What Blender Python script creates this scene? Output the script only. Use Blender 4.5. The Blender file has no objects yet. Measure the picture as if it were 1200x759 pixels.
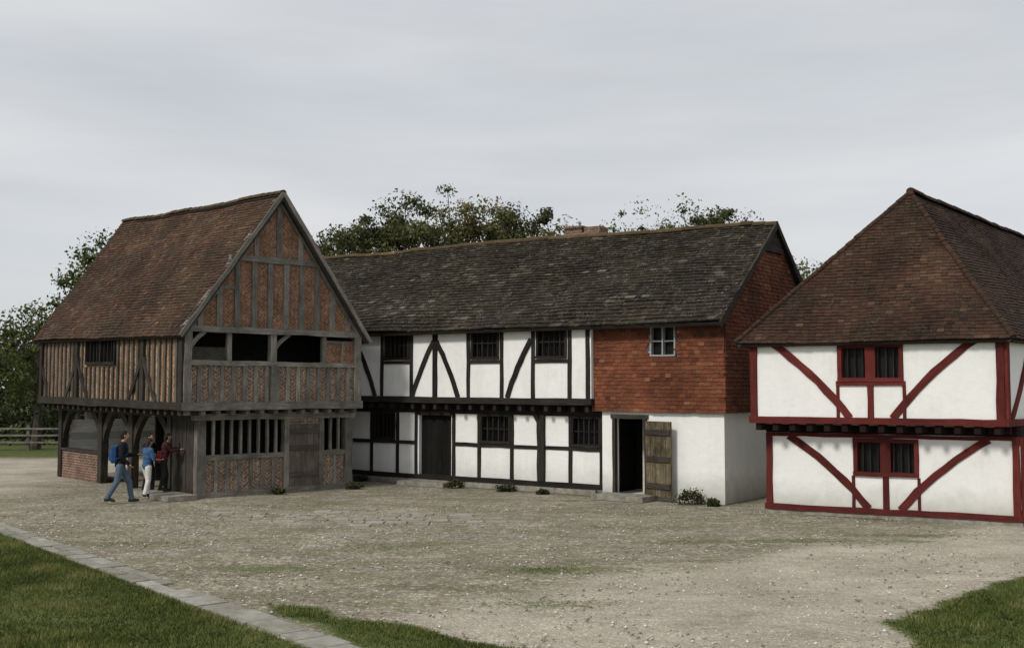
import bpy, math, random
import numpy as np
from mathutils import Vector, Matrix, noise
R=random.Random(7); NR=np.random.default_rng(5)
SC=bpy.context.scene; COL=SC.collection
# ---------------------------------------------------------------- node helpers
def nd(nt,t,ins=None,**props):
    n=nt.nodes.new(t)
    for k,v in props.items(): setattr(n,k,v)
    for k,v in (ins or {}).items():
        if isinstance(v,bpy.types.NodeSocket): nt.links.new(v,n.inputs[k])
        else: n.inputs[k].default_value=v
    return n
def ramp(nt,fac,stops):
    n=nt.nodes.new('ShaderNodeValToRGB'); nt.links.new(fac,n.inputs[0]); e=n.color_ramp.elements
    while len(e)<len(stops): e.new(0.5)
    for i,(p,c) in enumerate(stops): e[i].position=p; e[i].color=(c[0],c[1],c[2],1) if not isinstance(c,(int,float)) else (c,c,c,1)
    return n.outputs[0]
def mix(nt,f,a,b,mode='MIX'):
    n=nt.nodes.new('ShaderNodeMix'); n.data_type='RGBA'; n.blend_type=mode
    for i,v in ((0,f),(6,a),(7,b)):
        if isinstance(v,bpy.types.NodeSocket): nt.links.new(v,n.inputs[i])
        elif i==0: n.inputs[0].default_value=v
        else: n.inputs[i].default_value=(v[0],v[1],v[2],1)
    return n.outputs[2]
def mth(nt,op,a,b): return nd(nt,'ShaderNodeMath',{0:a,1:b},operation=op).outputs[0]
def noi(nt,vec,scale,detail=4,rough=.55):
    return nd(nt,'ShaderNodeTexNoise',{'Vector':vec,'Scale':scale,'Detail':detail,'Roughness':rough}).outputs[0]
def newmat(name,rough=.85):
    m=bpy.data.materials.new(name); m.use_nodes=True; nt=m.node_tree; b=nt.nodes['Principled BSDF']
    b.inputs['Roughness'].default_value=rough; b.inputs['Specular IOR Level'].default_value=.2
    return m,nt,b
def pos(nt): return nd(nt,'ShaderNodeNewGeometry').outputs['Position']
def uvo(nt): return nd(nt,'ShaderNodeTexCoord').outputs['UV']
def tone(nt): return nd(nt,'ShaderNodeAttribute',attribute_name='tone').outputs['Fac']
def bump(nt,b,h,s=.5,d=.02):
    n=nd(nt,'ShaderNodeBump',{'Height':h,'Strength':s,'Distance':d}); nt.links.new(n.outputs[0],b.inputs['Normal'])
def setc(nt,b,c): nt.links.new(c,b.inputs['Base Color'])
def mapv(nt,v,s,loc=(0,0,0)): return nd(nt,'ShaderNodeMapping',{'Vector':v,'Scale':s,'Location':loc}).outputs[0]
def m_tile(name,stops,lich=(.25,.24,.17),la=.3,lscale=2.2,moss=(.05,.045,.02),ma=.35,fs=16):
    m,nt,b=newmat(name,.92); P=pos(nt)
    c=ramp(nt,tone(nt),stops)
    mf=ramp(nt,noi(nt,P,1.1,7,.7),[(.45,0),(.65,ma)]); c=mix(nt,mf,c,moss)
    fm=ramp(nt,noi(nt,P,lscale,6,.7),[(.46,0),(.64,1)]); fm2=ramp(nt,noi(nt,P,fs,3,.6),[(.52,0),(.6,1)])
    k=mth(nt,'MULTIPLY',mth(nt,'MULTIPLY',fm,fm2),la); c=mix(nt,k,c,lich)
    d=ramp(nt,noi(nt,P,.6,3),[(.3,(.66,.66,.66)),(.7,(1.18,1.14,1.1))]); c=mix(nt,1,c,d,'MULTIPLY')
    setc(nt,b,c); bump(nt,b,noi(nt,P,40,3),.6,.01); return m
def m_wood(name,c0,c1,c2,rough=.88,gr=(2,38,1),stain=.7):
    m,nt,b=newmat(name,rough); U=uvo(nt)
    g=noi(nt,mapv(nt,U,gr),1.0,6,.65)
    c=ramp(nt,g,[(.25,c0),(.5,c1),(.75,c2)])
    t=ramp(nt,tone(nt),[(0,.68),(1,1.25)]); c=mix(nt,1,c,t,'MULTIPLY')
    w=ramp(nt,noi(nt,pos(nt),1.8,6,.7),[(.35,stain),(.65,1.15)]); c=mix(nt,1,c,w,'MULTIPLY')
    setc(nt,b,c); bump(nt,b,g,.7,.01); return m
def m_brick(name,ca,cb,mort,sc=1.0,bw=.23,rh=.075,ms=.012):
    m,nt,b=newmat(name,.9); U=uvo(nt)
    br=nd(nt,'ShaderNodeTexBrick',{'Vector':U,'Color1':(*ca,1),'Color2':(*cb,1),'Mortar':(*mort,1),'Scale':sc,'Mortar Size':ms,'Mortar Smooth':.3,'Bias':0,'Brick Width':bw,'Row Height':rh})
    v=ramp(nt,noi(nt,pos(nt),2.5,5,.7),[(.32,.6),(.68,1.25)]); c=mix(nt,1,br.outputs[0],v,'MULTIPLY')
    v=ramp(nt,noi(nt,pos(nt),18,2),[(.35,.7),(.65,1.25)]); c=mix(nt,1,c,v,'MULTIPLY')
    setc(nt,b,c); bump(nt,b,mth(nt,'SUBTRACT',1.0,br.outputs[1]),.6,.01); return m
def m_plaster(name,c=(.74,.73,.70),dirt=(.42,.40,.34),zd=.5):
    m,nt,b=newmat(name,.92); P=pos(nt)
    f=ramp(nt,noi(nt,mapv(nt,P,(1,1,.35)),1.8,7,.7),[(.47,0),(.80,.4)])
    k=mix(nt,f,c,dirt)
    f2=ramp(nt,noi(nt,mapv(nt,P,(6,6,.7)),1.5,4,.6),[(.57,0),(.78,.13)]); k=mix(nt,f2,k,(.34,.34,.31))
    z=nd(nt,'ShaderNodeSeparateXYZ',{0:P}).outputs[2]
    zn=mth(nt,'ADD',z,mth(nt,'MULTIPLY',noi(nt,P,3,4),-.5))
    zf=ramp(nt,nd(nt,'ShaderNodeMapRange',{0:zn,1:-.25,2:.5,3:1,4:0}).outputs[0],[(0,0),(1,zd)])
    k=mix(nt,zf,k,(.30,.30,.23)); setc(nt,b,k)
    bump(nt,b,noi(nt,P,5,6),.4,.035); return m
def m_plain(name,c,rough=.8,var=.25,sc=12,bm=.2):
    m,nt,b=newmat(name,rough); P=pos(nt)
    v=ramp(nt,noi(nt,P,sc,4),[(.3,1-var),(.7,1+var)]); setc(nt,b,mix(nt,1,c,v,'MULTIPLY')); bump(nt,b,noi(nt,P,sc*4,3),bm,.01); return m
def m_leaf(name,stops):
    m,nt,b=newmat(name,.6); c=ramp(nt,tone(nt),stops); setc(nt,b,c)
    tr=nd(nt,'ShaderNodeBsdfTranslucent',{'Color':c}); mx=nd(nt,'ShaderNodeMixShader',{0:.3,1:b.outputs[0],2:tr.outputs[0]})
    nt.links.new(mx.outputs[0],nt.nodes['Material Output'].inputs[0]); return m
M={}
M['redtile']=m_tile('old_red_clay_tiles',[(0,(.028,.018,.013)),(.4,(.060,.032,.021)),(.75,(.090,.046,.029)),(1,(.15,.095,.058))],(.18,.165,.12),.6,2.2,(.045,.038,.021),.6)
M['browntile']=m_tile('brown_clay_tiles',[(0,(.020,.013,.010)),(.4,(.042,.0235,.0165)),(.75,(.063,.033,.0215)),(1,(.10,.06,.038))],(.12,.11,.08),.4,2.2,(.027,.023,.014),.5)
M['slab']=m_tile('stone_slab_roofing',[(0,(.013,.011,.008)),(.5,(.027,.022,.016)),(.8,(.042,.035,.025)),(1,(.13,.12,.095))],(.24,.23,.19),.8,5,(.030,.024,.011),.7,26)
M['hungtile']=m_tile('orange_hung_tiles',[(0,(.065,.026,.017)),(.3,(.13,.045,.025)),(.7,(.20,.070,.036)),(1,(.26,.115,.062))],(.09,.05,.035),.6,3,(.085,.037,.024),.6)
M['ridge']=m_tile('lichen_ridge_tiles',[(0,(.055,.038,.022)),(.5,(.09,.062,.033)),(1,(.16,.115,.065))],(.2,.2,.13),.5)
M['grey']=m_wood('weathered_grey_oak',(.095,.087,.073),(.20,.187,.162),(.34,.32,.285),stain=.55)
M['dark']=m_wood('dark_tarred_oak',(.010,.009,.008),(.022,.019,.017),(.05,.044,.038))
M['midwood']=m_wood('aged_brown_oak',(.020,.017,.014),(.042,.036,.029),(.085,.073,.058))
M['red']=m_wood('red_painted_timber',(.075,.012,.011),(.115,.019,.016),(.155,.034,.027),.8)
M['doorwood']=m_wood('old_plank_wood',(.06,.047,.03),(.16,.13,.08),(.33,.28,.18),stain=.3)
M['door_dark']=m_wood('nearly_black_door_wood',(.005,.004,.0035),(.009,.008,.007),(.018,.015,.013))
M['boards_brown']=m_wood('brown_gable_boards',(.022,.017,.014),(.042,.034,.028),(.07,.06,.05))
M['herr']=m_brick('herringbone_brick',(.25,.15,.10),(.165,.11,.08),(.33,.295,.24),bw=.25,rh=.10,ms=.014)
M['gabr']=m_brick('gable_herringbone_brick',(.26,.125,.072),(.185,.092,.056),(.27,.205,.15),bw=.25,rh=.10,ms=.012)
M['herro']=m_brick('orange_herringbone_brick',(.37,.185,.10),(.25,.125,.075),(.42,.33,.235),bw=.25,rh=.10,ms=.017)
M['brick']=m_brick('red_brick',(.20,.09,.06),(.14,.07,.05),(.26,.23,.19))
M['plaster']=m_plaster('limewash_plaster',(.83,.83,.815),(.48,.47,.43))
M['plaster2']=m_plaster('white_limewash_wall',(.82,.82,.805),(.60,.59,.56),.75)
M['board']=m_wood('white_painted_boards',(.74,.74,.72),(.82,.82,.80),(.86,.86,.85),stain=.9)
M['stone']=m_plain('grey_stone',(.24,.225,.19),.9,.35,6,.5)
M['pane']=m_plain('dark_window_pane',(.008,.008,.009),.45,.2)
M['whitepaint']=m_plain('grey_window_paint',(.30,.305,.30),.6,.1)
M['dim']=m_plain('dark_interior_shade',(.03,.027,.024),.95,.3)  # near-black wall colour stands in for the gloom of unlit rooms
M['loft']=m_plain('dusty_interior_plaster',(.22,.20,.16),.95,.3)
M['hallway']=m_plain('pale_interior_plaster',(.55,.52,.45),.95,.2)
# ---------------------------------------------------------------- mesh builder
class MB:
    def __init__(s): s.v=[];s.f=[];s.uv=[];s.mi=[];s.t=[]
    def face(s,pts,uvs=None,m=0,t=.5):
        i=len(s.v); s.v.extend([tuple(p) for p in pts]); s.f.append(tuple(range(i,i+len(pts))))
        s.uv.extend(uvs if uvs else [(p[0],p[2]) for p in pts]); s.mi.append(m); s.t.append(t)
WL={}
def register(o,parent,w):
    WL[o.name]=Vector(w)
    if parent: o.parent=parent; o.location=Vector(w)-WL[parent.name]
    else: o.location=w
def root(name,loc,label,cat,group=None):
    o=bpy.data.objects.new(name,None); o.empty_display_size=.5; COL.objects.link(o); register(o,None,Vector(loc))
    o['label']=label; o['category']=cat
    if group: o['group']=group
    return o
def part(name,mb,mats,parent=None,label=None,cat=None,kind=None,group=None,smooth=False):
    me=bpy.data.meshes.new(name); v=np.array(mb.v,dtype=float)
    c=(v.min(0)+v.max(0))/2
    if parent is None: c[2]=v[:,2].min()
    v=v-c; me.from_pydata(v.tolist(),[],mb.f)
    ul=me.uv_layers.new(name='UVMap'); ul.data.foreach_set('uv',np.array(mb.uv,dtype=np.float32).ravel())
    me.polygons.foreach_set('material_index',mb.mi)
    a=me.attributes.new('tone','FLOAT','FACE'); a.data.foreach_set('value',mb.t)
    if smooth: me.polygons.foreach_set('use_smooth',[True]*len(mb.f))
    for m in mats: me.materials.append(M[m] if isinstance(m,str) else m)
    o=bpy.data.objects.new(name,me); COL.objects.link(o); register(o,parent,Vector(c))
    if label:o['label']=label
    if cat:o['category']=cat
    if kind:o['kind']=kind
    if group:o['group']=group
    return o
def frame(O,ux,uy,zs=None):
    def F(x,y,z):
        s=zs(x,y) if zs else 1
        return (O[0]+ux[0]*x+uy[0]*y,O[1]+ux[1]*x+uy[1]*y,z*s)
    return F
ID=frame((0,0),(1,0),(0,1))
def box(mb,F,x0,x1,y0,y1,z0,z1,m=0,t=None,wood=False,skip=''):
    if t is None:t=R.random()
    dx,dy,dz=x1-x0,y1-y0,z1-z0; ou=R.random()*7 if wood else 0
    def uv(a,b,da,db):
        if wood and db>da: return (b+ou,a)
        return (a+ou,b)
    def q(ps,ax):
        A={'x':0,'y':1,'z':2}; i,j=A[ax[0]],A[ax[1]]; D=(dx,dy,dz)
        mb.face([F(*p) for p in ps],[uv(p[i],p[j],D[i],D[j]) for p in ps],m,t)
    if 'f' not in skip:q([(x0,y0,z0),(x1,y0,z0),(x1,y0,z1),(x0,y0,z1)],'xz')
    if 'b' not in skip:q([(x1,y1,z0),(x0,y1,z0),(x0,y1,z1),(x1,y1,z1)],'xz')
    if 'l' not in skip:q([(x0,y1,z0),(x0,y0,z0),(x0,y0,z1),(x0,y1,z1)],'yz')
    if 'r' not in skip:q([(x1,y0,z0),(x1,y1,z0),(x1,y1,z1),(x1,y0,z1)],'yz')
    if 't' not in skip:q([(x0,y0,z1),(x1,y0,z1),(x1,y1,z1),(x0,y1,z1)],'xy')
    if 'u' not in skip:q([(x0,y1,z0),(x1,y1,z0),(x1,y0,z0),(x0,y0,z0)],'xy')
def beam(mb,F,p0,p1,w,y0,y1,bend=0,m=0,t=None,jit=.09):
    if t is None:t=R.random()
    dx,dz=p1[0]-p0[0],p1[1]-p0[1]; L=math.hypot(dx,dz); tx,tz=dx/L,dz/L; nx,nz=-tz,tx
    seg=max(2,min(12,int(L/.4)+ (4 if bend else 0))); y0+=R.uniform(-.007,.007); ou=R.random()*9; ov=R.random()*5
    S=[]
    for i in range(seg+1):
        f=i/seg; o=bend*4*f*(1-f)+R.uniform(-.01,.01)*(0<i<seg); h=w/2*(1+R.uniform(-jit,jit))
        cx,cz=p0[0]+dx*f+nx*o,p0[1]+dz*f+nz*o; S.append(((cx+nx*h,cz+nz*h),(cx-nx*h,cz-nz*h),f*L+ou))
    for a,b in zip(S[:-1],S[1:]):
        (al,ar,au),(bl,br,bu)=a,b
        mb.face([F(ar[0],y0,ar[1]),F(br[0],y0,br[1]),F(bl[0],y0,bl[1]),F(al[0],y0,al[1])],[(au,ov),(bu,ov),(bu,ov+w),(au,ov+w)],m,t)
        for (p,q,s) in ((ar,br,1),(al,bl,-1)):
            ps=[F(p[0],y0,p[1]),F(p[0],y1,p[1]),F(q[0],y1,q[1]),F(q[0],y0,q[1])]; us=[(au,ov),(au,ov+.1),(bu,ov+.1),(bu,ov)]
            if s<0: ps.reverse(); us.reverse()
            mb.face(ps,us,m,t)
        mb.face([F(al[0],y1,al[1]),F(bl[0],y1,bl[1]),F(br[0],y1,br[1]),F(ar[0],y1,ar[1])],[(au,ov),(bu,ov),(bu,ov+w),(au,ov+w)],m,t)
    for e in (S[0],S[-1]):
        l,r,u=e; mb.face([F(l[0],y0,l[1]),F(l[0],y1,l[1]),F(r[0],y1,r[1]),F(r[0],y0,r[1])],[(0,0),(0,.1),(.1,.1),(.1,0)],m,t)
def wall(mb,F,x0,x1,z0,z1,y0,y1,holes=(),m=0):
    xs=sorted({x0,x1,*[h[0] for h in holes],*[h[1] for h in holes]}); zs=sorted({z0,z1,*[h[2] for h in holes],*[h[3] for h in holes]})
    for a,b in zip(xs[:-1],xs[1:]):
        for c,d in zip(zs[:-1],zs[1:]):
            if any(h[0]-1e-6<=a and b<=h[1]+1e-6 and h[2]-1e-6<=c and d<=h[3]+1e-6 for h in holes): continue
            box(mb,F,a,b,y0,y1,c,d,m,.5)
def chev(mb,F,x0,x1,z0,z1,y,m=0,top=None):
    xm=(x0+x1)/2; o=R.random()*3
    T=top or (lambda x:z1)
    for a,b,s in ((x0,xm,1),(xm,x1,-1)):
        P=[(a,z0),(b,z0),(b,max(z0+.001,T(b))),(a,max(z0+.001,T(a)))]
        mb.face([F(p[0],y,p[1]) for p in P],[((p[0]-xm)+o,p[1]+s*(p[0]-xm)*.9+o) for p in P],m,.5)
def disp(p,k): return (noise.noise(p*.35)*.06+noise.noise(p*1.3)*.02)*k
def tiles(mb,PL,PR,RL,RR,exp,w,th,m=0,sag=1,skip=None,tj=.15,under=None,toff=None,wj=.06,spk=.012):
    PL,PR,RL,RR=map(Vector,(PL,PR,RL,RR)); a=(PR-PL).normalized()
    up=(RL+RR)/2-(PL+PR)/2; b=up-a*up.dot(a); H=b.length; b.normalize(); n=a.cross(b).normalized()
    if under is not None:
        o=n*-.05; o2=n*-.13
        mb.face([p+o for p in (PL,PR,RR,RL)],None,under,.3); mb.face([p+o2 for p in (PL,RL,RR,PR)],None,under,.3)
        Q=[PL,PR,RR,RL]
        for i in range(4):
            p,q=Q[i],Q[(i+1)%4]
            if (p-q).length>.01: mb.face([p+o2,q+o2,q+o,p+o],None,under,.3)
    h=0;row=0
    while h<H-.02:
        fh=h/H; e=exp(fh) if callable(exp) else exp; L0=PL.lerp(RL,fh); L1=PR.lerp(RR,fh); W=(L1-L0).length
        if W<.05: break
        d=(L1-L0).normalized(); ww=w(fh) if callable(w) else w
        x=-(row%2)*ww/2-R.random()*ww*.1; ln=min(e*1.35,H-h+.02); rt=R.gauss(0,.04)
        while x<W:
            wi=ww*(1+R.uniform(-wj,wj)*1.0); x0=max(x,0);x1=min(x+wi-.004,W)
            if x1-x0>.02 and not (skip and skip((x0+x1)/2,h+e/2)):
                l=th*(1+R.uniform(-.25,.45)); l2=l+R.uniform(-.2,.2)*th; dr=R.uniform(-.008,.008)*(1 if th<.03 else 1.4)
                A=L0+d*x0+b*dr; B=L0+d*x1+b*(dr+R.uniform(-.004,.004)); da=disp(A,sag)
                A0=A+n*da;B0=B+n*disp(B,sag); C0=B0+b*ln;D0=A0+b*ln
                t=min(.93,max(0,.5+R.gauss(0,tj)+noise.noise(A*.9)*.4+rt+(toff(fh) if toff else 0)))
                if R.random()<spk: t=1
                A1=A0+n*l;B1=B0+n*l2
                uv=[(0,0)]*4
                mb.face([A1,B1,C0,D0],uv,m,t); mb.face([A0-n*.01,B0-n*.01,B1,A1],uv,m,t*.5)
                mb.face([A0,A1,D0,D0],uv,m,t*.6); mb.face([B1,B0,C0,C0],uv,m,t*.6)
            x+=wi
        h+=e;row+=1
def ridge(mb,P0,P1,r=.13,m=0,seg=.32,drop=.05,sag=1,tt=None):
    P0,P1=Vector(P0),Vector(P1); d=P1-P0; L=d.length; d.normalize(); s=d.cross(Vector((0,0,1))).normalized(); u=s.cross(d)
    n=int(L/seg)
    for i in range(n):
        a=P0+d*(L*i/n); b=P0+d*(L*(i+1)/n-.008); rr=r*(1+R.uniform(-.06,.06)); off=Vector((0,0,disp(a,sag)+R.uniform(-.008,.008)-drop))
        t=R.random() if tt is None else tt+R.uniform(-.2,.2); pa=[];pb=[]
        for k in range(7):
            an=math.pi*(k/6)*1.1-math.pi*.05; v=s*math.cos(an)*rr*1.1+u*math.sin(an)*rr
            pa.append(a+off+v);pb.append(b+off+v*.93)
        for k in range(6): mb.face([pa[k],pb[k],pb[k+1],pa[k+1]],[(0,0)]*4,m,t)
        mb.face(pa,[(0,0)]*7,m,t*.6); mb.face(pb[::-1],[(0,0)]*7,m,t*.6)
def window(par,F,x0,x1,z0,z1,y,nm,fm='dark',fw=.07,bars=0,barw=.035,hb=(),label=None,depth=.13,center=0,bm='dark'):
    mb=MB(); box(mb,F,x0+.01,x1-.01,y+depth,y+depth+.02,z0+.01,z1-.01,0,.5)
    w=part('window',mb,['pane'],par,label)
    mb=MB(); k=fw/2
    beam(mb,F,(x0-k,z0),(x1+k,z0),fw,y-.05,y+.1); beam(mb,F,(x0-k,z1),(x1+k,z1),fw,y-.045,y+.1)
    beam(mb,F,(x0,z0),(x0,z1),fw,y-.035,y+.1); beam(mb,F,(x1,z0),(x1,z1),fw,y-.035,y+.1)
    if center: beam(mb,F,((x0+x1)/2,z0),((x0+x1)/2,z1),center,y-.03,y+.1)
    for i in range(nm):
        x=x0+(x1-x0)*(i+1)/(nm+1); beam(mb,F,(x,z0),(x,z1),barw,y-.0,y+.06,m=1)
    for f in hb: beam(mb,F,(x0,z0+(z1-z0)*f),(x1,z0+(z1-z0)*f),.03,y+.02,y+.05)
    part('frame',mb,[fm,bm],w)
    return w
def vadd(a,b,k): return (a[0]+b[0]*k,a[1]+b[1]*k)
# ================================================================ MARKET HALL
A=(-7.88,27.0);uf=(.738,.675);us=(-.675,.738);nuf=(-uf[0],-uf[1]);nus=(-us[0],-us[1])
A2=vadd(vadd(A,us,-.35),uf,-.55);LU=9.94;LL=9.4;WU=5.2;WLo=4.6
FU=frame(A2,uf,us,lambda x,y:1+.0045*y); FL=frame(A,uf,us,lambda x,y:1+.0045*y)
SU=frame(vadd(A2,us,LU),nus,uf,lambda x,y:1+.0045*(LU-x)); SL=frame(vadd(A,us,LL),nus,uf,lambda x,y:1+.0045*(LL-x))
hall=root('market_hall',FL(2.3,4.7,0),'timber market hall with herringbone brick infill and open arcade','market hall')
T=MB();BR=MB()
beam(T,FU,(-.05,2.3),(WU+.05,2.3),.2,-.06,.16); beam(T,FU,(0,4.22),(WU,4.22),.15,-.05,.14); beam(T,FU,(0,3.38),(WU,3.38),.12,-.03,.12)
for x in (.1,WU-.1): beam(T,FU,(x,2.4),(x,4.16),.2,-.045,.15)
beam(T,FU,(2.47,3.4),(2.47,4.16),.18,-.03,.15); beam(T,FU,(2.47,2.4),(2.47,3.36),.15,-.03,.1)
n=16
xs=[.1+(WU-.2)*i/n for i in range(n+1)]
for i,x in enumerate(xs):
    if 0<i<n and abs(x-2.47)>.12: beam(T,FU,(x,2.4),(x,3.34),.1,-.02,.1)
for a,b in zip(xs[:-1],xs[1:]): chev(BR,FU,a,b,2.38,3.36,.025)
box(BR,FU,.1,WU-.1,.07,.12,2.38,3.36,0,.5)
for x in (1.25,4.05): beam(T,FU,(x,3.4),(x,4.16),.12,.03,.14)
chev(BR,FU,4.1,4.62,3.44,3.98,.05,2); chev(BR,FU,4.62,5.1,3.44,3.98,.05,2); box(BR,FU,4.1,5.1,.055,.12,3.44,3.98,2,.5)
beam(T,FU,(4.1,4.0),(5.1,4.0),.07,.02,.12); beam(T,FU,(4.62,3.4),(4.62,4.0),.06,.0,.12)
beam(T,FU,(.15,3.75),(.55,4.15),.1,0,.1,.03); beam(T,FU,(2.5,3.75),(2.95,4.15),.1,0,.1,.03);
apx=(WU/2,7.85); sl=(7.85-4.28)/(WU/2)
topf=lambda x:4.28+sl*min(x,WU-x)-.1
gx=[.42,.93,1.42,1.9,2.36,2.84,3.3,3.78,4.27,4.78]
for i,x in enumerate(gx):
    zt=min(topf(x),6.02)
    beam(T,FU,(x,4.3),(x,zt),.15,-.015,.1)
gg=[.12]+gx+[WU-.12]
for a,b in zip(gg[:-1],gg[1:]): chev(BR,FU,a,b,4.29,6.05,.02,2,top=lambda x:min(6.05,topf(x)))
beam(T,FU,(.75,5.3),(1.42,5.3),.09,-.012,.1); 
beam(T,FU,(1.22,6.08),(3.98,6.08),.15,-.03,.12)
for x in (1.95,2.6,3.25): beam(T,FU,(x,6.1),(x,topf(x)),.14,-.015,.1)
gg=[1.35,1.95,2.6,3.25,3.85]
for a,b in zip(gg[:-1],gg[1:]): chev(BR,FU,a,b,6.1,8,.02,2,top=lambda x:topf(x))
BR.face([FU(.05,.09,4.3),FU(WU-.05,.09,4.3),FU(apx[0],.09,apx[1]-.1)],None,0,.5)
beam(T,FU,(.08,4.25),(2.55,7.66),.17,-.05,.14); beam(T,FU,(WU-.08,4.25),(2.65,7.66),.17,-.055,.14)
beam(T,FU,(-.2,4.02),(2.6,7.86),.1,-.24,-.2); beam(T,FU,(WU+.2,4.02),(2.6,7.86),.1,-.245,-.2)
for i in range(13):
    x=.15+4.9*i/12; box(T,FU,x-.06,x+.06,.03,.5,2.08,2.19,0,None,True)
beam(T,FL,(-.1,2.02),(WLo+.1,2.02),.17,-.05,.12); beam(T,FL,(0,.06),(WLo,.06),.15,-.04,.14)
for x in (.12,2.55,3.62,WLo-.1): beam(T,FL,(x,.1),(x,1.98),.24 if x<1 or x>4 else .15,-.04,.16)
for a,b in ((.2,2.5),(3.68,4.45)):
    beam(T,FL,(a,1.0),(b,1.0),.13,-.02,.12)
    k=int((b-a)/.24)
    for i in range(1,k):
        x=a+(b-a)*i/k; beam(T,FL,(x,1.04),(x,1.96),.065,0,.08)
    k=int((b-a)/.31); q=[a+(b-a)*i/k for i in range(k+1)]
    for x in q[1:-1]: beam(T,FL,(x,.1),(x,.96),.085,-.005,.1)
    for c,d in zip(q[:-1],q[1:]): chev(BR,FL,c,d,.1,.98,.03)
    box(BR,FL,a,b,.07,.12,.1,.98,0,.5)
box(BR,FL,2.6,3.57,.0,.12,1.8,1.97,0,.5)
TS=MB()
beam(TS,SU,(-.05,2.3),(LU+.05,2.3),.2,-.06,.16); beam(TS,SU,(0,4.16),(LU,4.16),.16,-.05,.14)
n=30
xs=[.1+(LU-.2)*i/n for i in range(n+1)]
ks=(0,9,23,30)
for i,x in enumerate(xs):
    if 3.65<x<5.75:
        beam(TS,SU,(x,2.38),(x,3.27),.1,-.02,.1,m=1)
    else: beam(TS,SU,(x,2.38),(x,4.1),.115 if i not in ks else .2,-.02-(.03 if i in ks else 0),.1,m=0 if i in ks else 1)
for a,b in zip(xs[:-1],xs[1:]):
    zt=3.3 if 3.65<(a+b)/2<5.8 else 4.12
    chev(BR,SU,a,b,2.36,zt,.035,1)
wall(BR,SU,.1,LU-.1,2.36,4.14,.08,.13,[(3.7,5.75,3.34,4.08)],1)
for x in (xs[9],xs[23]):
    for s in (-1,1): beam(TS,SU,(x+s*.06,3.5),(x+s*.85,2.4),.13,-.04,.05,s*-.06)
beam(TS,SU,(.1,3.3),(.65,2.4),.13,-.035,.05,.05)
for i in range(24):
    y=.2+9.5*i/23; box(TS,SU,y-.06,y+.06,.03,.6,2.07,2.19,0,None,True)
def apost(l,w=.24,br=(1,-1)):
    x=LL-l
    beam(TS,SL,(x,0),(x,2.12),w,-.02,.2)
    for s in br: beam(TS,SL,(x+s*.06,1.15),(x+s*.95,2.1),.2,.03,.18,s*.16)
apost(9.3,.26,(1,)); apost(6.15,.28); apost(4.0,.26); apost(1.55,.22,(-1,))
beam(TS,SL,(0,2.05),(LL,2.05),.15,0,.14)
for i in range(7): beam(TS,SL,(LL-.12-.2*i,.05),(LL-.12-.2*i,2),.185,.02,.09)
M['studs']=m_wood('weathered_brown_studs',(.055,.047,.037),(.11,.095,.075),(.19,.168,.135))
part('timber_frame',T,['grey'],hall,'weathered grey oak frame of the gable front'); part('timber_frame',TS,['midwood','studs'],hall,'dark brown oak frame of the long side')
W=MB()
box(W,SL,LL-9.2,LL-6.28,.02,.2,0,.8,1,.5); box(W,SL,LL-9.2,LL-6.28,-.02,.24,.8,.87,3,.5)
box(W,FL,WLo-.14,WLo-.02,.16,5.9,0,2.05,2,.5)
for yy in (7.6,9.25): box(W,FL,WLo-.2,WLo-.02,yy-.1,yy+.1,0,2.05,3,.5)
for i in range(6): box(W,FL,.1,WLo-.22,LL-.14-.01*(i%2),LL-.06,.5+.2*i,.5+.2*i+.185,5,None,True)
box(W,FL,.1,WLo-.15,1.6,1.7,0,2.05,2,.5); box(W,FL,1.6,WLo-.15,5.9,6.0,0,2.05,2,.5)  # near-black partitions added to make the ground-floor rooms look dark
box(W,FU,.02,WU-.02,.12,LU-.02,2.19,2.26,3,.5)
box(W,FU,WU-.14,WU-.02,.12,LU-.02,2.26,4.2,1,.5); box(W,FU,.1,WU-.14,LU-.14,LU-.02,2.26,4.2,1,.5)
W.face([FU(WU-.05,LU-.03,4.2),FU(.05,LU-.03,4.2),FU(2.6,LU-.03,7.75)],None,1,.5)
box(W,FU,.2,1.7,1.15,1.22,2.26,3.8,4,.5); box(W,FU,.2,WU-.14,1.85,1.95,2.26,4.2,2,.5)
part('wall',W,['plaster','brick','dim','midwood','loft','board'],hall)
part('brick_infill',BR,['herr','herro','gabr'],hall,'herringbone brick panels between the studs')
RF=MB(); ez,rz=4.05,7.88
tf=lambda f:.16*(f-.5)
tiles(RF,FU(-.22,LU+.16,ez),FU(-.22,-.2,ez),FU(2.6,LU+.16,rz),FU(2.6,-.2,rz),.1,.16,.019,0,1.6,under=1,toff=tf)
tiles(RF,FU(WU+.22,-.2,ez),FU(WU+.22,LU+.16,ez),FU(2.6,-.2,rz),FU(2.6,LU+.16,rz),.1,.16,.017,0,1.3,under=1)
ridge(RF,FU(2.6,-.2,rz+.03),FU(2.6,LU+.16,rz+.03),.085,2,.33,.02,1.6,tt=.4)
part('roof',RF,['redtile','midwood','ridge'],hall,'steep roof of old red clay tiles')
window(hall,SU,3.72,5.73,3.36,4.06,0,7,'dark',.08,center=.1)
D=MB()
for i in range(5): box(D,FL,2.63+.185*i,2.63+.185*i+.178,-.01-.003*(i%2),.04,.12,1.8,0,None,True)
for z in (.4,1.1,1.55): box(D,FL,2.64,3.54,-.045,-.016,z,z+.12,0,None,True)
part('door',D,['studs'],hall,'weathered grey-brown plank door')
S_=MB(); box(S_,SL,LL-2.0,LL+.25,-.85,-.08,0,.12,0,.5); o=part('stone_step',S_,['stone'],None,'low worn stone step beside the market hall','step')
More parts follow.
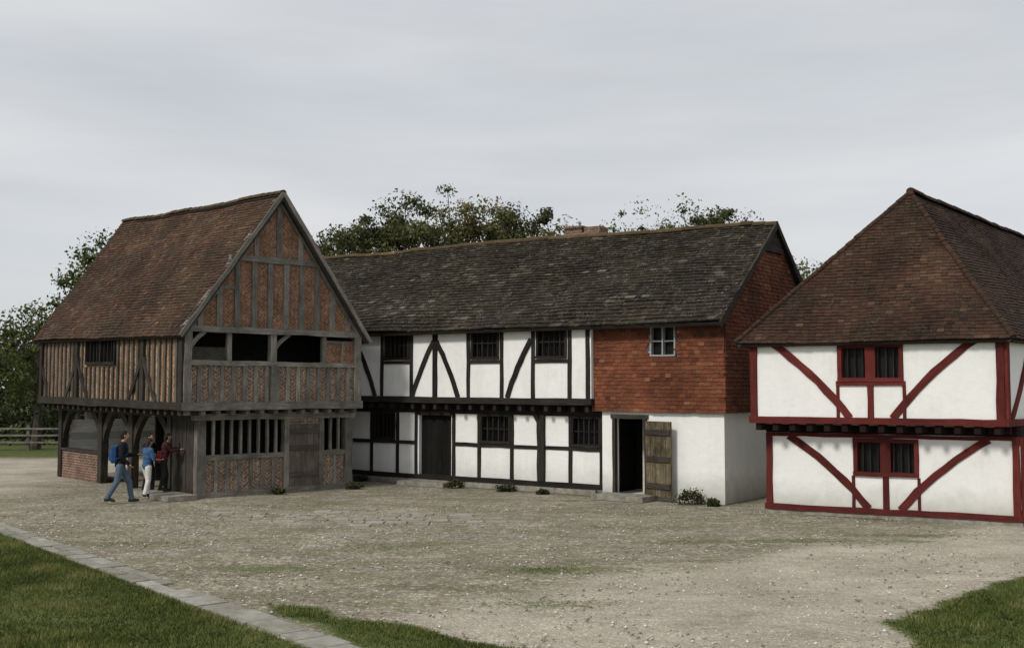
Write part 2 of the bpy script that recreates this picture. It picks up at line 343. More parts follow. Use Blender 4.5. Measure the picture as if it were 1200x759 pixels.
# ================================================================ LONG HOUSE
C=(5.03,25.57);mx=(.8115,-.584);my=(.584,.8115);S=16.4
O=vadd(C,mx,-S); FM=frame(O,mx,my,lambda x,y:1+.0021*(S-x)); MG=frame(C,my,(-mx[0],-mx[1]))
X=lambda s:S-s
house=root('timber_framed_house',FM(10,2.6,0),'long white timber-framed house with stone slab roof and tile-hung end','house')
T=MB();P=MB()
YU=-.22;YL=.12
WINU=[(10.62,9.72),(7.4,6.5),(5.22,4.32)]; WINL=[(11.35,10.55),(7.32,6.36),(4.32,3.5)]
hu=[(X(a),X(b),3.52,4.32) for a,b in WINU]; hl=[(X(a),X(b),1.25,1.98) for a,b in WINL]
wall(P,FM,0,X(3.55),2.3,4.5,YU,YU+.14,hu)
wall(P,FM,0,X(3.4),.1,2.25,YL,YL+.14,hl+[(X(9.6),X(8.4),.1,2.0)])
y=YU-.03
beam(T,FM,(0,2.38),(X(3.52),2.38),.17,y-.03,YU+.1); beam(T,FM,(0,4.45),(X(3.52),4.45),.13,y-.01,YU+.1)
for s in (14.2,11.85,10.75,9.6,8.72,7.52,6.38,5.35,4.2,3.64):
    beam(T,FM,(X(s),2.45),(X(s),4.42),.17 if s in (8.72,11.85) else .115,y,YU+.05)
for (a,b) in WINU: beam(T,FM,(X(a)-.1,3.42),(X(b)+.1,3.42),.09,y,YU+.05)
for s,d in ((8.72,1),(8.72,-1),(5.35,-1),(11.85,1),(14.2,1),(14.2,-1)):
    beam(T,FM,(X(s)+d*.05,4.0),(X(s)+d*.84,2.46),.135,y-.012,YU+.03,d*.05)
box(T,FM,0,X(3.45),YL-.02,YL-.001,2.1,2.3,0,.2)  # dark strip paints the jetty shade on the wall between the joists
s=3.7
while s<15.8:
    box(T,FM,X(s)-.055,X(s)+.055,YU+.01,YL+.1,2.12,2.27,0,None,True); s+=.42
y=YL-.03
beam(T,FM,(0,2.06),(X(3.42),2.06),.12,y,YL+.1); beam(T,FM,(0,.22),(X(3.42),.22),.13,y-.03,YL+.1)
for a,b in ((16,9.7),(8.3,3.45)): beam(T,FM,(X(a),1.16),(X(b),1.16),.1,y,YL+.05)
for s in (12.4,11.45,10.42,9.7,8.3,7.4,6.28,5.3,4.4,3.45):
    beam(T,FM,(X(s),.28),(X(s),2.02),.11 if s!=5.3 else .22,y-(.05 if s==5.3 else 0),YL+.05)
beam(T,FM,(X(5.3)-.02,1.75),(X(5.3)-.3,2.2),.12,y-.04,YL,0)
beam(T,FM,(X(9.62),2.0),(X(8.38),2.0),.12,y-.03,YL+.1); 
part('timber_frame',T,['dark'],house,'dark tarred oak studs, rails and slim diagonal braces, with a painted shade strip under the jetty')
box(P,FM,0,X(3.6),.04,.4,0,.14,1,.5)
P2=MB()
dh=(X(3.02),X(2.1),.06,2.0)
wall(P2,FM,X(3.36),S,0,2.2,0,.25,[dh]); wall(P2,MG,.25,5.4,0,2.2,0,.25)
wall(P2,FM,X(3.5),S,2.2,4.6,0,.2,[(X(1.93),X(1.22),3.5,4.25)]); wall(P2,MG,.2,5.4,2.2,4.5,0.001,.2)
P2.face([MG(0,.06,4.5),MG(5.4,.06,4.5),MG(3.0,.06,6.95)],None,0,.5)
wall(P2,FM,0,S-.25,0,4.5,5.2,5.38)
P2.face([FM(0,5.3,4.4),FM(0,0,4.4),FM(0,3,6.9)],None,0,.5); wall(P2,frame(O,my,mx),.3,5.2,0,4.4,0,.15)
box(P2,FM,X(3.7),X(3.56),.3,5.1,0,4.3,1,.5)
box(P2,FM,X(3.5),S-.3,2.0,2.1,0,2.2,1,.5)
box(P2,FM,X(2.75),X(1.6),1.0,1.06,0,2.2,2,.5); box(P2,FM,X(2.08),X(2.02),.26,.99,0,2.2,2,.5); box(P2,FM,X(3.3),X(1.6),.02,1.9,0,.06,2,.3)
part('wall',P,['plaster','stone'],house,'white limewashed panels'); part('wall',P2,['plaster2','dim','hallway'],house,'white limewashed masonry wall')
H_=MB()
yh=-.1
sk=lambda x,h:(X(1.90)-.06-(X(3.6)))<x<(X(1.24)+.06-X(3.6)) and 3.5-2.15<h<4.31-2.15
tiles(H_,FM(X(3.6),yh,2.15),FM(S+.08,yh,2.15),FM(X(3.6),yh,4.52),FM(S+.08,yh,4.52),.095,.155,.018,0,.5,skip=sk,tj=.16)
MG2=lambda x,z:MG(x,-.08,z)
tiles(H_,MG2(-.1,2.15),MG2(5.4,2.15),MG2(-.1,4.5),MG2(5.4,4.5),.095,.155,.018,0,.5,tj=.16)
tiles(H_,MG2(0,4.5),MG2(5.4,4.5),MG2(2.2,6.35),MG2(3.65,6.35),.095,.155,.018,0,.5,tj=.16)
for a in ((FM(X(3.6),yh+.08,2.13),FM(S+.08,yh+.08,2.13),FM(S+.02,0,2.13),FM(X(3.6),0,2.13)),): H_.face(a,None,1,.3)
H_.face([FM(X(3.6),yh,2.14),FM(X(3.6),YL,2.14),FM(X(3.6),YL,4.42),FM(X(3.6),yh,4.42)],None,0,.5)
part('tile_hanging',H_,['hungtile','midwood'],house,'orange-red hung clay tiles on the upper storey')
B_=MB()
z=6.35
while z<6.9:
    f=(z-4.5)/(6.95-4.5); a=3.0*f+.05; b=5.4-2.4*f-.05
    if b-a>.1: beam(B_,MG,(a,z),(b,z),.14,-.13,-.06)
    z+=.13
beam(B_,MG,(-.5,4.25),(3.0,7.0),.14,-.2,-.15); beam(B_,MG,(5.5,4.9),(3.0,7.0),.14,-.205,-.15)
part('gable_boarding',B_,['boards_brown'],house,'weathered brown boards and bargeboards in the gable top')
RF=MB(); ex=lambda f:.165-.06*f; wd=lambda f:.25-.07*f
SX=S+.2
tiles(RF,FM(-.1,-.6,4.24),FM(SX,-.5,4.32),FM(-.1,3.0,7.08),FM(SX,3.0,7.08),ex,wd,.030,0,1.4,under=1,tj=.16,wj=.4,spk=.018)
tiles(RF,FM(SX,5.6,4.95),FM(-.1,5.6,4.95),FM(SX,3.0,7.08),FM(-.1,3.0,7.08),ex,wd,.035,0,1.0,under=1,tj=.16,wj=.4,spk=.02)
ridge(RF,FM(-.1,3.0,7.1),FM(SX,3.0,7.1),.095,2,.34,.03,1.4,tt=.5)
rf=part('roof',RF,['slab','midwood','ridge'],house,'sagging roof of dark mossy stone slabs')
CH=MB(); box(CH,FM,X(6.75),X(6.15),3.5,4.1,5.8,7.52,0,.5); box(CH,FM,X(6.1),X(5.55),3.55,4.05,5.8,7.47,0,.5); box(CH,FM,X(6.8),X(5.5),3.45,4.15,7.2,7.29,0,.5); box(CH,FM,X(6.79),X(6.11),3.46,4.14,7.44,7.49,0,.5)
part('chimney',CH,['brick'],rf)
for a,b in WINU: window(house,FM,X(a),X(b),3.52,4.32,YU,4,'dark',.07,hb=(.5,))
for a,b in WINL: window(house,FM,X(a),X(b),1.25,1.98,YL,4,'dark',.07,hb=(.5,))
window(house,FM,X(1.90),X(1.24),3.54,4.25,-.08,0,'whitepaint',.038,hb=(.5,),center=.035,label='small grey-framed casement window')
D=MB()
for i in range(6): box(D,FM,X(9.6)+.02+.19*i,X(9.6)+.02+.19*i+.183,YL+.1-.003*(i%2),YL+.13,.14,1.93,0,None,True)
part('door',D,['door_dark'],house,'nearly black plank door')
D=MB(); th=math.radians(-14); hx=X(2.06)
def FD(x,y,z): return FM(hx+x*math.cos(th)-y*math.sin(th),-.04+x*math.sin(th)+y*math.cos(th),z)
for i in range(5): box(D,FD,.165*i,.165*i+.158,-.045-.003*(i%2),0,.1+.01*(i%3),1.93,0,None,True)
for z in (.3,.95,1.6): box(D,FD,.01,.81,-.08,-.05,z,z+.13,1,None,True)
part('door',D,['doorwood','midwood'],house,'open weathered plank door')
D=MB(); k=.08
beam(D,FM,(X(3.02),.06),(X(3.02),2.02),k,-.03,.1); beam(D,FM,(X(2.1),.06),(X(2.1),2.02),k,-.03,.1); beam(D,FM,(X(3.1),2.03),(X(2.02),2.03),.1,-.03,.1)
part('door_frame',D,['midwood'],house)
for (s0,s1,y0,y1,h) in ((3.25,1.8,-.75,-.03,.13),(9.9,8.2,-.5,.02,.12)):
    b=MB(); box(b,FM,X(s0),X(s1),y0,y1,0,h,0,.5); part('stone_step',b,['stone'],None,'worn stone doorstep of the white house','step',group='doorsteps')
# ================================================================ RED-FRAMED HOUSE
E=(5.69,24.1);rx=(.868,-.497);ry=(.658,.753);E2=(E[0]-.40,E[1]-.30);WR=5.12;DR=13.5
GU=frame(E2,rx,ry);GL=frame(E,rx,ry)
GSU=frame((E2[0]+rx[0]*WR,E2[1]+rx[1]*WR),ry,(-rx[0],-rx[1])); GSL=frame((E[0]+rx[0]*WR,E[1]+rx[1]*WR),ry,(-rx[0],-rx[1]))
rh=root('red_framed_house',GL(2.5,4,0),'white plastered house with red timber frame and hipped tiled roof','house')
P=MB();T=MB()
WU_=(1.93,3.17,2.92,3.64); WL_=(1.92,3.16,.93,1.64)
wall(P,GU,0,WR,2.0,3.8,0,.16,[WU_]); wall(P,GL,0,WR,.08,1.95,0,.16,[WL_])
for G,a,b in ((GSU,2.0,3.8),(GSL,.08,1.95)): wall(P,G,.16,DR,a,b,0,.16)
wall(P,GU,0,.16,2.0,3.8,.16,DR); wall(P,GL,0,.16,.08,1.95,.16,DR); wall(P,GL,.16,WR,.08,3.7,DR-.2,DR)
box(P,GL,-.02,WR+.02,-.03,DR,0,.08,1,.5); box(P,GU,.1,WR-.2,.17,DR-.2,1.96,2.0,1,.5)
part('wall',P,['plaster2','stone'],rh,'white limewashed panels')
for G,Wd,sgn in ((GU,WR,1),(GSU,DR,0)):
    beam(T,G,(-.04,2.06),(Wd+.02,2.06),.14,-.06,.1); beam(T,G,(0,3.74),(Wd,3.74),.1,-.04,.1)
    for x in (.07,Wd-.08): beam(T,G,(x,2.1),(x,3.72),.15,-.05,.08)
for G,Wd in ((GL,WR),(GSL,DR)):
    beam(T,G,(-.04,.15),(Wd+.04,.15),.12,-.06,.1); beam(T,G,(0,1.73),(Wd,1.73),.08,-.03,.1)
    for x in (.06,Wd-.07): beam(T,G,(x,.2),(x,1.76),.13,-.05,.08)
y=-.035
beam(T,GU,(.5,3.72),(2.12,2.12),.15,y,.05,.09); beam(T,GU,(4.6,3.72),(2.98,2.12),.15,y,.05,-.09)
beam(T,GU,(2.55,2.1),(2.55,2.88),.12,y,.05)
for x in (1.88,3.22): beam(T,GU,(x,2.1),(x,2.88),.06,y+.01,.05)
beam(T,GU,(1.85,2.85),(3.25,2.85),.09,y-.01,.05)
beam(T,GL,(.5,1.7),(2.18,.2),.15,y,.05,.10); beam(T,GL,(4.55,1.7),(2.82,.2),.15,y,.05,-.10)
beam(T,GL,(2.54,.2),(2.54,.88),.12,y,.05)
for x in (1.87,3.2): beam(T,GL,(x,.2),(x,.88),.06,y+.01,.05)
beam(T,GSU,(1.6,3.7),(.3,2.12),.14,y,.05,.08); beam(T,GSL,(1.5,1.7),(.2,.22),.14,y,.05,.08); beam(T,GSU,(2.4,2.1),(2.4,3.7),.13,y,.05); beam(T,GSL,(2.4,.2),(2.4,1.7),.13,y,.05)
part('timber_frame',T,['red'],rh,'dark red painted timbers with curved braces')
J=MB(); x=.15
while x<WR: box(J,GU,x-.06,x+.06,.0,.5,1.83,1.99,0,None,True); x+=.37
x=.3
while x<DR: box(J,GSU,x-.06,x+.06,.0,.4,1.83,1.99,0,None,True); x+=.4
box(J,GL,-.01,WR+.01,-.022,-.002,1.775,1.97,0,.1); box(J,GSL,0,DR,-.022,-.002,1.775,1.97,0,.1)  # dark strips over the plaster imitate the shade behind the joist ends
jm=m_wood('dark_red_brown_joists_and_shade',(.008,.004,.0035),(.014,.007,.006),(.025,.012,.01)); part('floor_joists_and_shade',J,[jm],rh)
for G,w in ((GU,WU_),(GL,WL_)): window(rh,G,w[0],w[1],w[2],w[3],0,7,'red',.085,center=.2,barw=.025,bm='dark')
RF=MB(); e=.24; z0=3.72; ap=GU(2.6,2.3,7.16); ap2=GU(2.6,DR-2.0,7.0)
c1,c2,c3,c4=GU(-e,-e,z0),GU(WR+e,-e,z0),GU(WR+e,DR+e,z0),GU(-e,DR+e,z0)
tiles(RF,c1,c2,ap,ap,.09,.145,.017,0,1.4,under=1,tj=.14); tiles(RF,c2,c3,ap,ap2,.09,.145,.017,0,1.4,under=1,tj=.14)
tiles(RF,c4,c1,ap2,ap,.1,.155,.017,0,1,under=1); tiles(RF,c3,c4,ap2,ap2,.1,.155,.017,0,1,under=1)
up=lambda p,k=.05:(p[0],p[1],p[2]+k)
ridge(RF,up(ap),up(ap2),.09,2,.33,.02,1.4,tt=.5)
for c,a in ((c1,ap),(c2,ap),(c3,ap2),(c4,ap2)): ridge(RF,up(c,.05),up(a,.04),.06,0,.13,.035,1.4,tt=.55)
part('roof',RF,['browntile','midwood','browntile'],rh,'steep hipped roof of brown clay tiles')
# ================================================================ GROUND
def sdf(poly,x,y):
    poly=np.array(poly,float); d=np.full(x.shape,1e9); ins=np.zeros(x.shape,bool)
    for i in range(len(poly)):
        a=poly[i];b=poly[(i+1)%len(poly)]; e=b-a; px=x-a[0];py=y-a[1]; t=np.clip((px*e[0]+py*e[1])/(e@e),0,1)
        d=np.minimum(d,np.hypot(px-t*e[0],py-t*e[1]))
        c=((a[1]>y)!=(b[1]>y)); 
        xx=(b[0]-a[0])*(y-a[1])/((b[1]-a[1]) if abs(b[1]-a[1])>1e-9 else 1e-9)+a[0]; ins^=(c&(x<xx))
    return np.where(ins,d,-d)
def sm(v,a,b): t=np.clip((v-a)/(b-a),0,1); return t*t*(3-2*t)
P0=np.array((-9.75,21.0)); pd=np.array((.640,-.768)); pn=np.array((-.768,-.64))
def wob(x,y): return .25*np.sin(x*1.3+y*.7)+.15*np.sin(x*2.9-y*2.1)+.1*np.sin(x*5.3+y*4.7)
G3=[(4.5,12.9),(5.6,14.4),(7.6,15.7),(12,17.2),(20,18),(20,4),(5,4),(4.6,11)]
G2=[(-3.9,14.9),(-2.0,13.1),(-.7,12.1),(.2,11.3),(.3,8),(-1.0,8),(-1.3,11.2),(-2.6,12.9)]
def grassw(x,y):
    d=(x-P0[0])*pn[0]+(y-P0[1])*pn[1]
    g=sm(d,.16,.3)*1.0
    w=wob(x,y)
    al=(x-P0[0])*pd[0]+(y-P0[1])*pd[1]
    g=np.maximum(g,sm(-np.abs(d+.42)+w*.5,-.35,.1)*sm(al,2,9)*.6)
    g=np.maximum(g,sm(sdf(G2,x,y)+w*.5,-.3,.25)*.9); g=np.maximum(g,sm(sdf(G3,x,y)+w*.6,-.45,.35))
    for cx,cy,rx_,ry_,k in ((1.0,16.6,2.4,.6,.5),(.3,13.9,1.4,.5,.45),(2.6,17.3,2.0,.45,.45),(5.2,19.6,3.4,.5,.52),(-3.5,16.6,2.6,1.0,.42),(7.6,20.4,2.4,.4,.48),(.6,24.2,2.6,.4,.38),(-2,19,3.2,.8,.4),(-6.5,19.5,2.4,.8,.38),(-1.2,15.0,1.8,.6,.42),(3.0,21.5,3,.6,.38),(-5,17.5,1.5,.6,.38)):
        r=np.hypot((x-cx)/rx_,(y-cy)/ry_)+w*.5; g=np.maximum(g,k*sm(-r,-1.6,-.1))
    g=np.maximum(g,sm(y+w*2,42.5,44))
    g=np.maximum(g,sm(np.abs(x)-w*3,30,34)); g=np.maximum(g,sm(-y,-8.5,-7)*sm(np.abs(x-2.5),2.5,3.5))
    dd=-((x-C[0])*my[0]+(y-C[1])*my[1]); g=np.maximum(g,.36*sm(-dd+w*.3,-.7,-.1)*(x<C[0]))
    return g
SAND=[(-.9,13.2),(1.4,15.8),(4.1,18.0),(7,20.0),(12,22.5),(18,23),(18,17),(7.6,16),(4.5,12.9),(4.4,9),(0,6)]
def sandw(x,y): return np.maximum(sm(sdf(SAND,x,y)+wob(x,y)*.8,-.7,.4),sm(-x,12,14)*sm(y,24,30)*(1-sm(y,42,43)))
def axis(lo,hi,a,b,st):
    l=[];v=a
    s=st
    while v>lo: s*=1.35; v-=s; l.append(v)
    r=[];v=b;s=st
    while v<hi: s*=1.35; v+=s; r.append(v)
    return np.array(l[::-1]+list(np.arange(a,b+1e-6,st))+r)
gxs=axis(-1500,1500,-17,17,.14); gys=axis(-60,2500,8,31,.14)
GX,GY=np.meshgrid(gxs,gys); nx,ny=len(gxs),len(gys)
gz=np.where((GX>-18)&(GX<18)&(GY>7)&(GY<24), .02*np.sin(GX*1.1+GY*.6)*np.sin(GY*.9-GX*.3)-.01,-.01)
V=np.stack([GX.ravel(),GY.ravel(),gz.ravel()],1)
idx=np.arange(nx*ny).reshape(ny,nx); q=np.stack([idx[:-1,:-1].ravel(),idx[:-1,1:].ravel(),idx[1:,1:].ravel(),idx[1:,:-1].ravel()],1)
def npmesh(name,V,Q,attrs=()):
    me=bpy.data.meshes.new(name); k=Q.shape[1]
    me.vertices.add(len(V)); me.vertices.foreach_set('co',V.astype(np.float32).ravel())
    me.loops.add(Q.size); me.loops.foreach_set('vertex_index',Q.astype(np.int32).ravel())
    me.polygons.add(len(Q)); me.polygons.foreach_set('loop_start',np.arange(0,Q.size,k,dtype=np.int32))
    try: me.polygons.foreach_set('loop_total',np.full(len(Q),k,dtype=np.int32))
    except Exception: pass
    me.update(calc_edges=True)
    for n,dom,val in attrs:
        a=me.attributes.new(n,'FLOAT',dom); a.data.foreach_set('value',val.astype(np.float32))
    return me
me=npmesh('ground',V,q,[('grass','POINT',grassw(GX,GY).ravel()),('sand','POINT',sandw(GX,GY).ravel())])
me.polygons.foreach_set('use_smooth',[True]*len(q))
g=bpy.data.objects.new('ground',me); COL.objects.link(g); g['kind']='structure'; g['label']='beige gravel courtyard with a pale track and grass verges'
m,nt,b=newmat('gravel_and_grass',.95); Pn=pos(nt)
vo=nd(nt,'ShaderNodeTexVoronoi',{'Vector':Pn,'Scale':14.0,'Randomness':1.0}); vs=nd(nt,'ShaderNodeSeparateColor',{0:vo.outputs['Color']}).outputs[0]
vo2=nd(nt,'ShaderNodeTexVoronoi',{'Vector':Pn,'Scale':38.0,'Randomness':1.0}); vs2=nd(nt,'ShaderNodeSeparateColor',{0:vo2.outputs['Color']}).outputs[0]
c1_=ramp(nt,vs,[(0,(.145,.122,.09)),(.35,(.24,.21,.16)),(.8,(.33,.295,.232)),(1,(.62,.59,.52))])
edge=ramp(nt,vo.outputs['Distance'],[(.25,(1.06,1.06,1.06)),(.75,(.58,.55,.48))]); c1_=mix(nt,1,c1_,edge,'MULTIPLY')
c2_=ramp(nt,vs2,[(0,(.20,.172,.13)),(.5,(.305,.27,.212)),(.85,(.39,.352,.286)),(1,(.68,.65,.58))])
c3_=ramp(nt,vs2,[(0,(.31,.27,.207)),(.5,(.40,.357,.285)),(.85,(.47,.425,.35)),(1,(.66,.625,.555))])
sa=nd(nt,'ShaderNodeAttribute',attribute_name='sand').outputs['Fac']
big=noi(nt,Pn,.5,6,.65)
sf=mth(nt,'MULTIPLY',sa,ramp(nt,noi(nt,Pn,.8,6,.7),[(.3,.6),(.6,1)]))
k2=ramp(nt,noi(nt,Pn,1.7,5,.7),[(.35,.1),(.65,.8)])
gc=mix(nt,k2,c1_,c2_); gc=mix(nt,sf,gc,mix(nt,.3,c3_,(.43,.385,.31)))
gc=mix(nt,1,gc,ramp(nt,big,[(.28,(.70,.70,.67)),(.55,(1,1,1)),(.75,(1.12,1.11,1.09))]),'MULTIPLY')
st_=ramp(nt,noi(nt,mapv(nt,Pn,(.35,1.1,1)),1.6,7,.7),[(.3,.78),(.5,1.0),(.7,1.14)]); gc=mix(nt,1,gc,st_,'MULTIPLY')
moss=ramp(nt,noi(nt,mapv(nt,Pn,(.6,1.3,1)),.9,8,.75),[(.47,0),(.62,.6)]); mm=mth(nt,'MULTIPLY',moss,mth(nt,'SUBTRACT',1.0,mth(nt,'MULTIPLY',sa,.9)))
gc=mix(nt,mm,gc,(.135,.14,.062))
ga=nd(nt,'ShaderNodeAttribute',attribute_name='grass').outputs['Fac']
gn=mix(nt,.5,noi(nt,Pn,5,7,.75),noi(nt,Pn,25,4,.7)); gt=mth(nt,'ADD',ga,mth(nt,'MULTIPLY',mth(nt,'ADD',gn,-.5),2.0))
gf=ramp(nt,gt,[(.30,0),(.60,1)])
grc=ramp(nt,noi(nt,Pn,3,6,.7),[(.3,(.05,.070,.017)),(.55,(.092,.112,.03)),(.75,(.155,.148,.06))])
gc=mix(nt,gf,gc,grc); setc(nt,b,gc)
hh=mth(nt,'ADD',vo.outputs['Distance'],vo2.outputs['Distance'])
bump(nt,b,mth(nt,'MULTIPLY',hh,-1.0),.6,.02)
me.materials.append(m)
pm=MB(); tt=-6.0
FPth=frame(tuple(P0),tuple(pd),tuple(-pn))
while tt<17:
    l=R.uniform(.35,.8); sp=R.uniform(-.04,.04); w=.21+R.uniform(-.03,.02)
    if R.random()<.55: rows=[(-w,w)]
    else: rows=[(-w,sp-.01),(sp+.01,w)]
    for a,c in rows:
        if R.random()<.97: box(pm,FPth,tt,tt+l-.025,a+R.uniform(-.03,.03),c+R.uniform(-.03,.03),-.04,.018+R.uniform(-.009,.006),0,None)
    tt+=l
mps,nt,b=newmat('path_stone',.9); Pn=pos(nt)
c=ramp(nt,tone(nt),[(0,(.24,.228,.195)),(1,(.36,.345,.30))]); c=mix(nt,1,c,ramp(nt,noi(nt,Pn,4,6,.7),[(.3,.65),(.7,1.2)]),'MULTIPLY'); c=mix(nt,ramp(nt,noi(nt,Pn,1.8,7,.75),[(.48,0),(.66,.65)]),c,(.15,.15,.085)); setc(nt,b,c); bump(nt,b,noi(nt,Pn,20,5),.5,.02)
part('path',pm,[mps],None,'narrow path of worn stone slabs through grass',None,'structure')
pv=MB(); y=21.7
while y<24.8:
    h=R.uniform(.2,.38); x=-6.6; 
    while x<.9:
        l=R.uniform(.22,.55); cx=(x+l/2+2.9)/3.6; cy=(y+h/2-23.2)/1.5; dd=math.hypot(cx+.12*(y-23.2),cy)+.35*noise.noise(Vector((x*.9,y*.9,3)))
        if R.random()<1.15-dd*.95 and dd<1.05: box(pv,ID,x,x+l-.05,y+R.uniform(-.04,.04),y+h-.04,-.05,.008+R.uniform(-.012,.005),0,None)
        x+=l
    y+=h
mp2,nt,b=newmat('flat_paving_stone',.92); Pn=pos(nt)
c=ramp(nt,tone(nt),[(0,(.26,.242,.20)),(1,(.37,.352,.305))]); c=mix(nt,1,c,ramp(nt,noi(nt,Pn,5,6,.7),[(.3,.7),(.7,1.2)]),'MULTIPLY'); c=mix(nt,ramp(nt,noi(nt,Pn,1.3,8,.8),[(.45,0),(.6,.8)]),c,(.25,.22,.165)); setc(nt,b,c); bump(nt,b,noi(nt,Pn,20,5),.5,.02)
part('paving',pv,[mp2],None,'patch of flat grey paving stones in the courtyard',None,'structure')
N=14000; px=NR.uniform(-11,13,N); py=10.5+NR.random(N)**1.3*15; ok=grassw(px,py)<.4; px,py=px[ok],py[ok]; N=len(px)
base=np.array([(1,0,0),(0,1,0),(-1,0,0),(0,-1,0),(0,0,.7),(0,0,-.5)],float)
tri=np.array([(0,1,4),(1,2,4),(2,3,4),(3,0,4),(1,0,5),(2,1,5),(3,2,5),(0,3,5)])
sz=.006+NR.random(N)**2*.024; an=NR.uniform(0,6.28,N); st=NR.uniform(.6,1.4,N)
bx=base[None,:,0]*sz[:,None]*st[:,None];by=base[None,:,1]*sz[:,None]
Vx=px[:,None]+bx*np.cos(an)[:,None]-by*np.sin(an)[:,None];Vy=py[:,None]+bx*np.sin(an)[:,None]+by*np.cos(an)[:,None];Vz=.0+base[None,:,2]*sz[:,None]
V=np.stack([Vx,Vy,Vz],2).reshape(-1,3); Q=(tri[None]+np.arange(N)[:,None,None]*6).reshape(-1,3)
me=npmesh('gravel',V,Q,[('tone','FACE',np.repeat(NR.random(N),8))]); o=bpy.data.objects.new('gravel',me); COL.objects.link(o); o['kind']='stuff'; o['label']='loose pale gravel stones scattered on the courtyard'; o['category']='gravel'
m,nt,b=newmat('pebble',.9); setc(nt,b,ramp(nt,tone(nt),[(0,(.18,.155,.12)),(.5,(.34,.31,.25)),(1,(.66,.64,.58))])); me.materials.append(m)
def blades(N,x0,x1,y0,y1,h0,h1):
    x=NR.uniform(x0,x1,N);y=NR.uniform(y0,y1,N); w=grassw(x,y)+NR.normal(0,.12,N); ok=(w>.6); d=(x-P0[0])*pn[0]+(y-P0[1])*pn[1]; ok&=np.abs(d)>.21; return x[ok],y[ok]
xa,ya=blades(250000,-12,1,9.5,22,0,0); xb,yb=blades(60000,3.5,9.5,9.5,17.5,0,0)
x=np.concatenate([xa,xb]);y=np.concatenate([ya,yb]); N=len(x)
clump=np.array([noise.noise(Vector((a*1.2,b_*1.2,0)))+.6*noise.noise(Vector((a*4,b_*4,5))) for a,b_ in zip(x,y)])
edgef=np.clip((grassw(x,y)-.4)/.5,.35,1)
h=(.022+NR.random(N)*.035)*(1+clump*.9)*edgef; an=NR.uniform(0,6.28,N); w=.006+NR.random(N)*.006; ln=NR.normal(0,.025,(N,2))
V=np.zeros((N,3,3)); V[:,0]=np.stack([x-np.cos(an)*w,y-np.sin(an)*w,np.full(N,-.015)],1);V[:,1]=np.stack([x+np.cos(an)*w,y+np.sin(an)*w,np.full(N,-.015)],1);V[:,2]=np.stack([x+ln[:,0],y+ln[:,1],h],1)
Q=np.arange(N*3).reshape(N,3); me=npmesh('grass',V.reshape(-1,3),Q,[('tone','FACE',np.clip(.45+clump*.7+NR.normal(0,.18,N),0,1))])
me.materials.append(m_leaf('grass_blades',[(0,(.036,.052,.011)),(.5,(.09,.116,.026)),(.85,(.16,.175,.048)),(1,(.27,.24,.11))]))
o=bpy.data.objects.new('grass',me); COL.objects.link(o); o['kind']='stuff'; o['label']='rough short grass on the verges'; o['category']='grass'
# ================================================================ TREES
def leafmesh(name,cent,rad,tones,per,size,squash=.75):
    cent=np.array(cent);k=len(cent); N=k*per
    ci=np.repeat(np.arange(k),per); dr=NR.normal(0,1,(N,3)); dr/=np.linalg.norm(dr,axis=1)[:,None]; rr=NR.random(N)**.75*1.45
    off=dr*(rr*np.array(rad)[ci])[:,None]; off[:,2]*=squash; p=cent[ci]+off
    nrm=dr+NR.normal(0,.6,(N,3)); nrm/=np.linalg.norm(nrm,axis=1)[:,None]
    a=np.cross(nrm,NR.normal(0,1,(N,3))); a/=np.linalg.norm(a,axis=1)[:,None]; bb=np.cross(nrm,a); s=size*(.5+NR.random(N)*.9)
    V=np.stack([p-a*s[:,None]*.5,p+bb*s[:,None]*.3,p+a*s[:,None]*.5,p-bb*s[:,None]*.3],1).reshape(-1,3)
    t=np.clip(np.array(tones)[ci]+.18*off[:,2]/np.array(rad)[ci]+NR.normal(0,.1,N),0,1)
    return V,np.arange(N*4).reshape(N,4),t
def tube(mb,p0,p1,r0,r1,m=0,n=7):
    p0,p1=Vector(p0),Vector(p1); d=(p1-p0).normalized(); a=d.orthogonal().normalized(); b=d.cross(a)
    A_=[p0+(a*math.cos(6.283*i/n)+b*math.sin(6.283*i/n))*r0 for i in range(n)];B_=[p1+(a*math.cos(6.283*i/n)+b*math.sin(6.283*i/n))*r1 for i in range(n)]
    for i in range(n):
        j=(i+1)%n; mb.face([A_[i],A_[j],B_[j],B_[i]],[(0,i/n),(0,(i+1)/n),(1,(i+1)/n),(1,i/n)],m,.5)
ML={'dk':m_leaf('leaves_dark',[(0,(.014,.018,.007)),(.5,(.040,.048,.017)),(.85,(.085,.092,.032)),(1,(.14,.135,.052))]),
    'lt':m_leaf('leaves_light',[(0,(.020,.030,.009)),(.5,(.060,.082,.021)),(.85,(.11,.135,.038)),(1,(.18,.19,.07))]),
    'au':m_leaf('leaves_autumn',[(0,(.030,.028,.010)),(.5,(.078,.074,.025)),(.85,(.14,.125,.045)),(1,(.22,.185,.08))])}
M['bark']=m_plain('bark',(.07,.06,.045),.95,.4,8,.6)
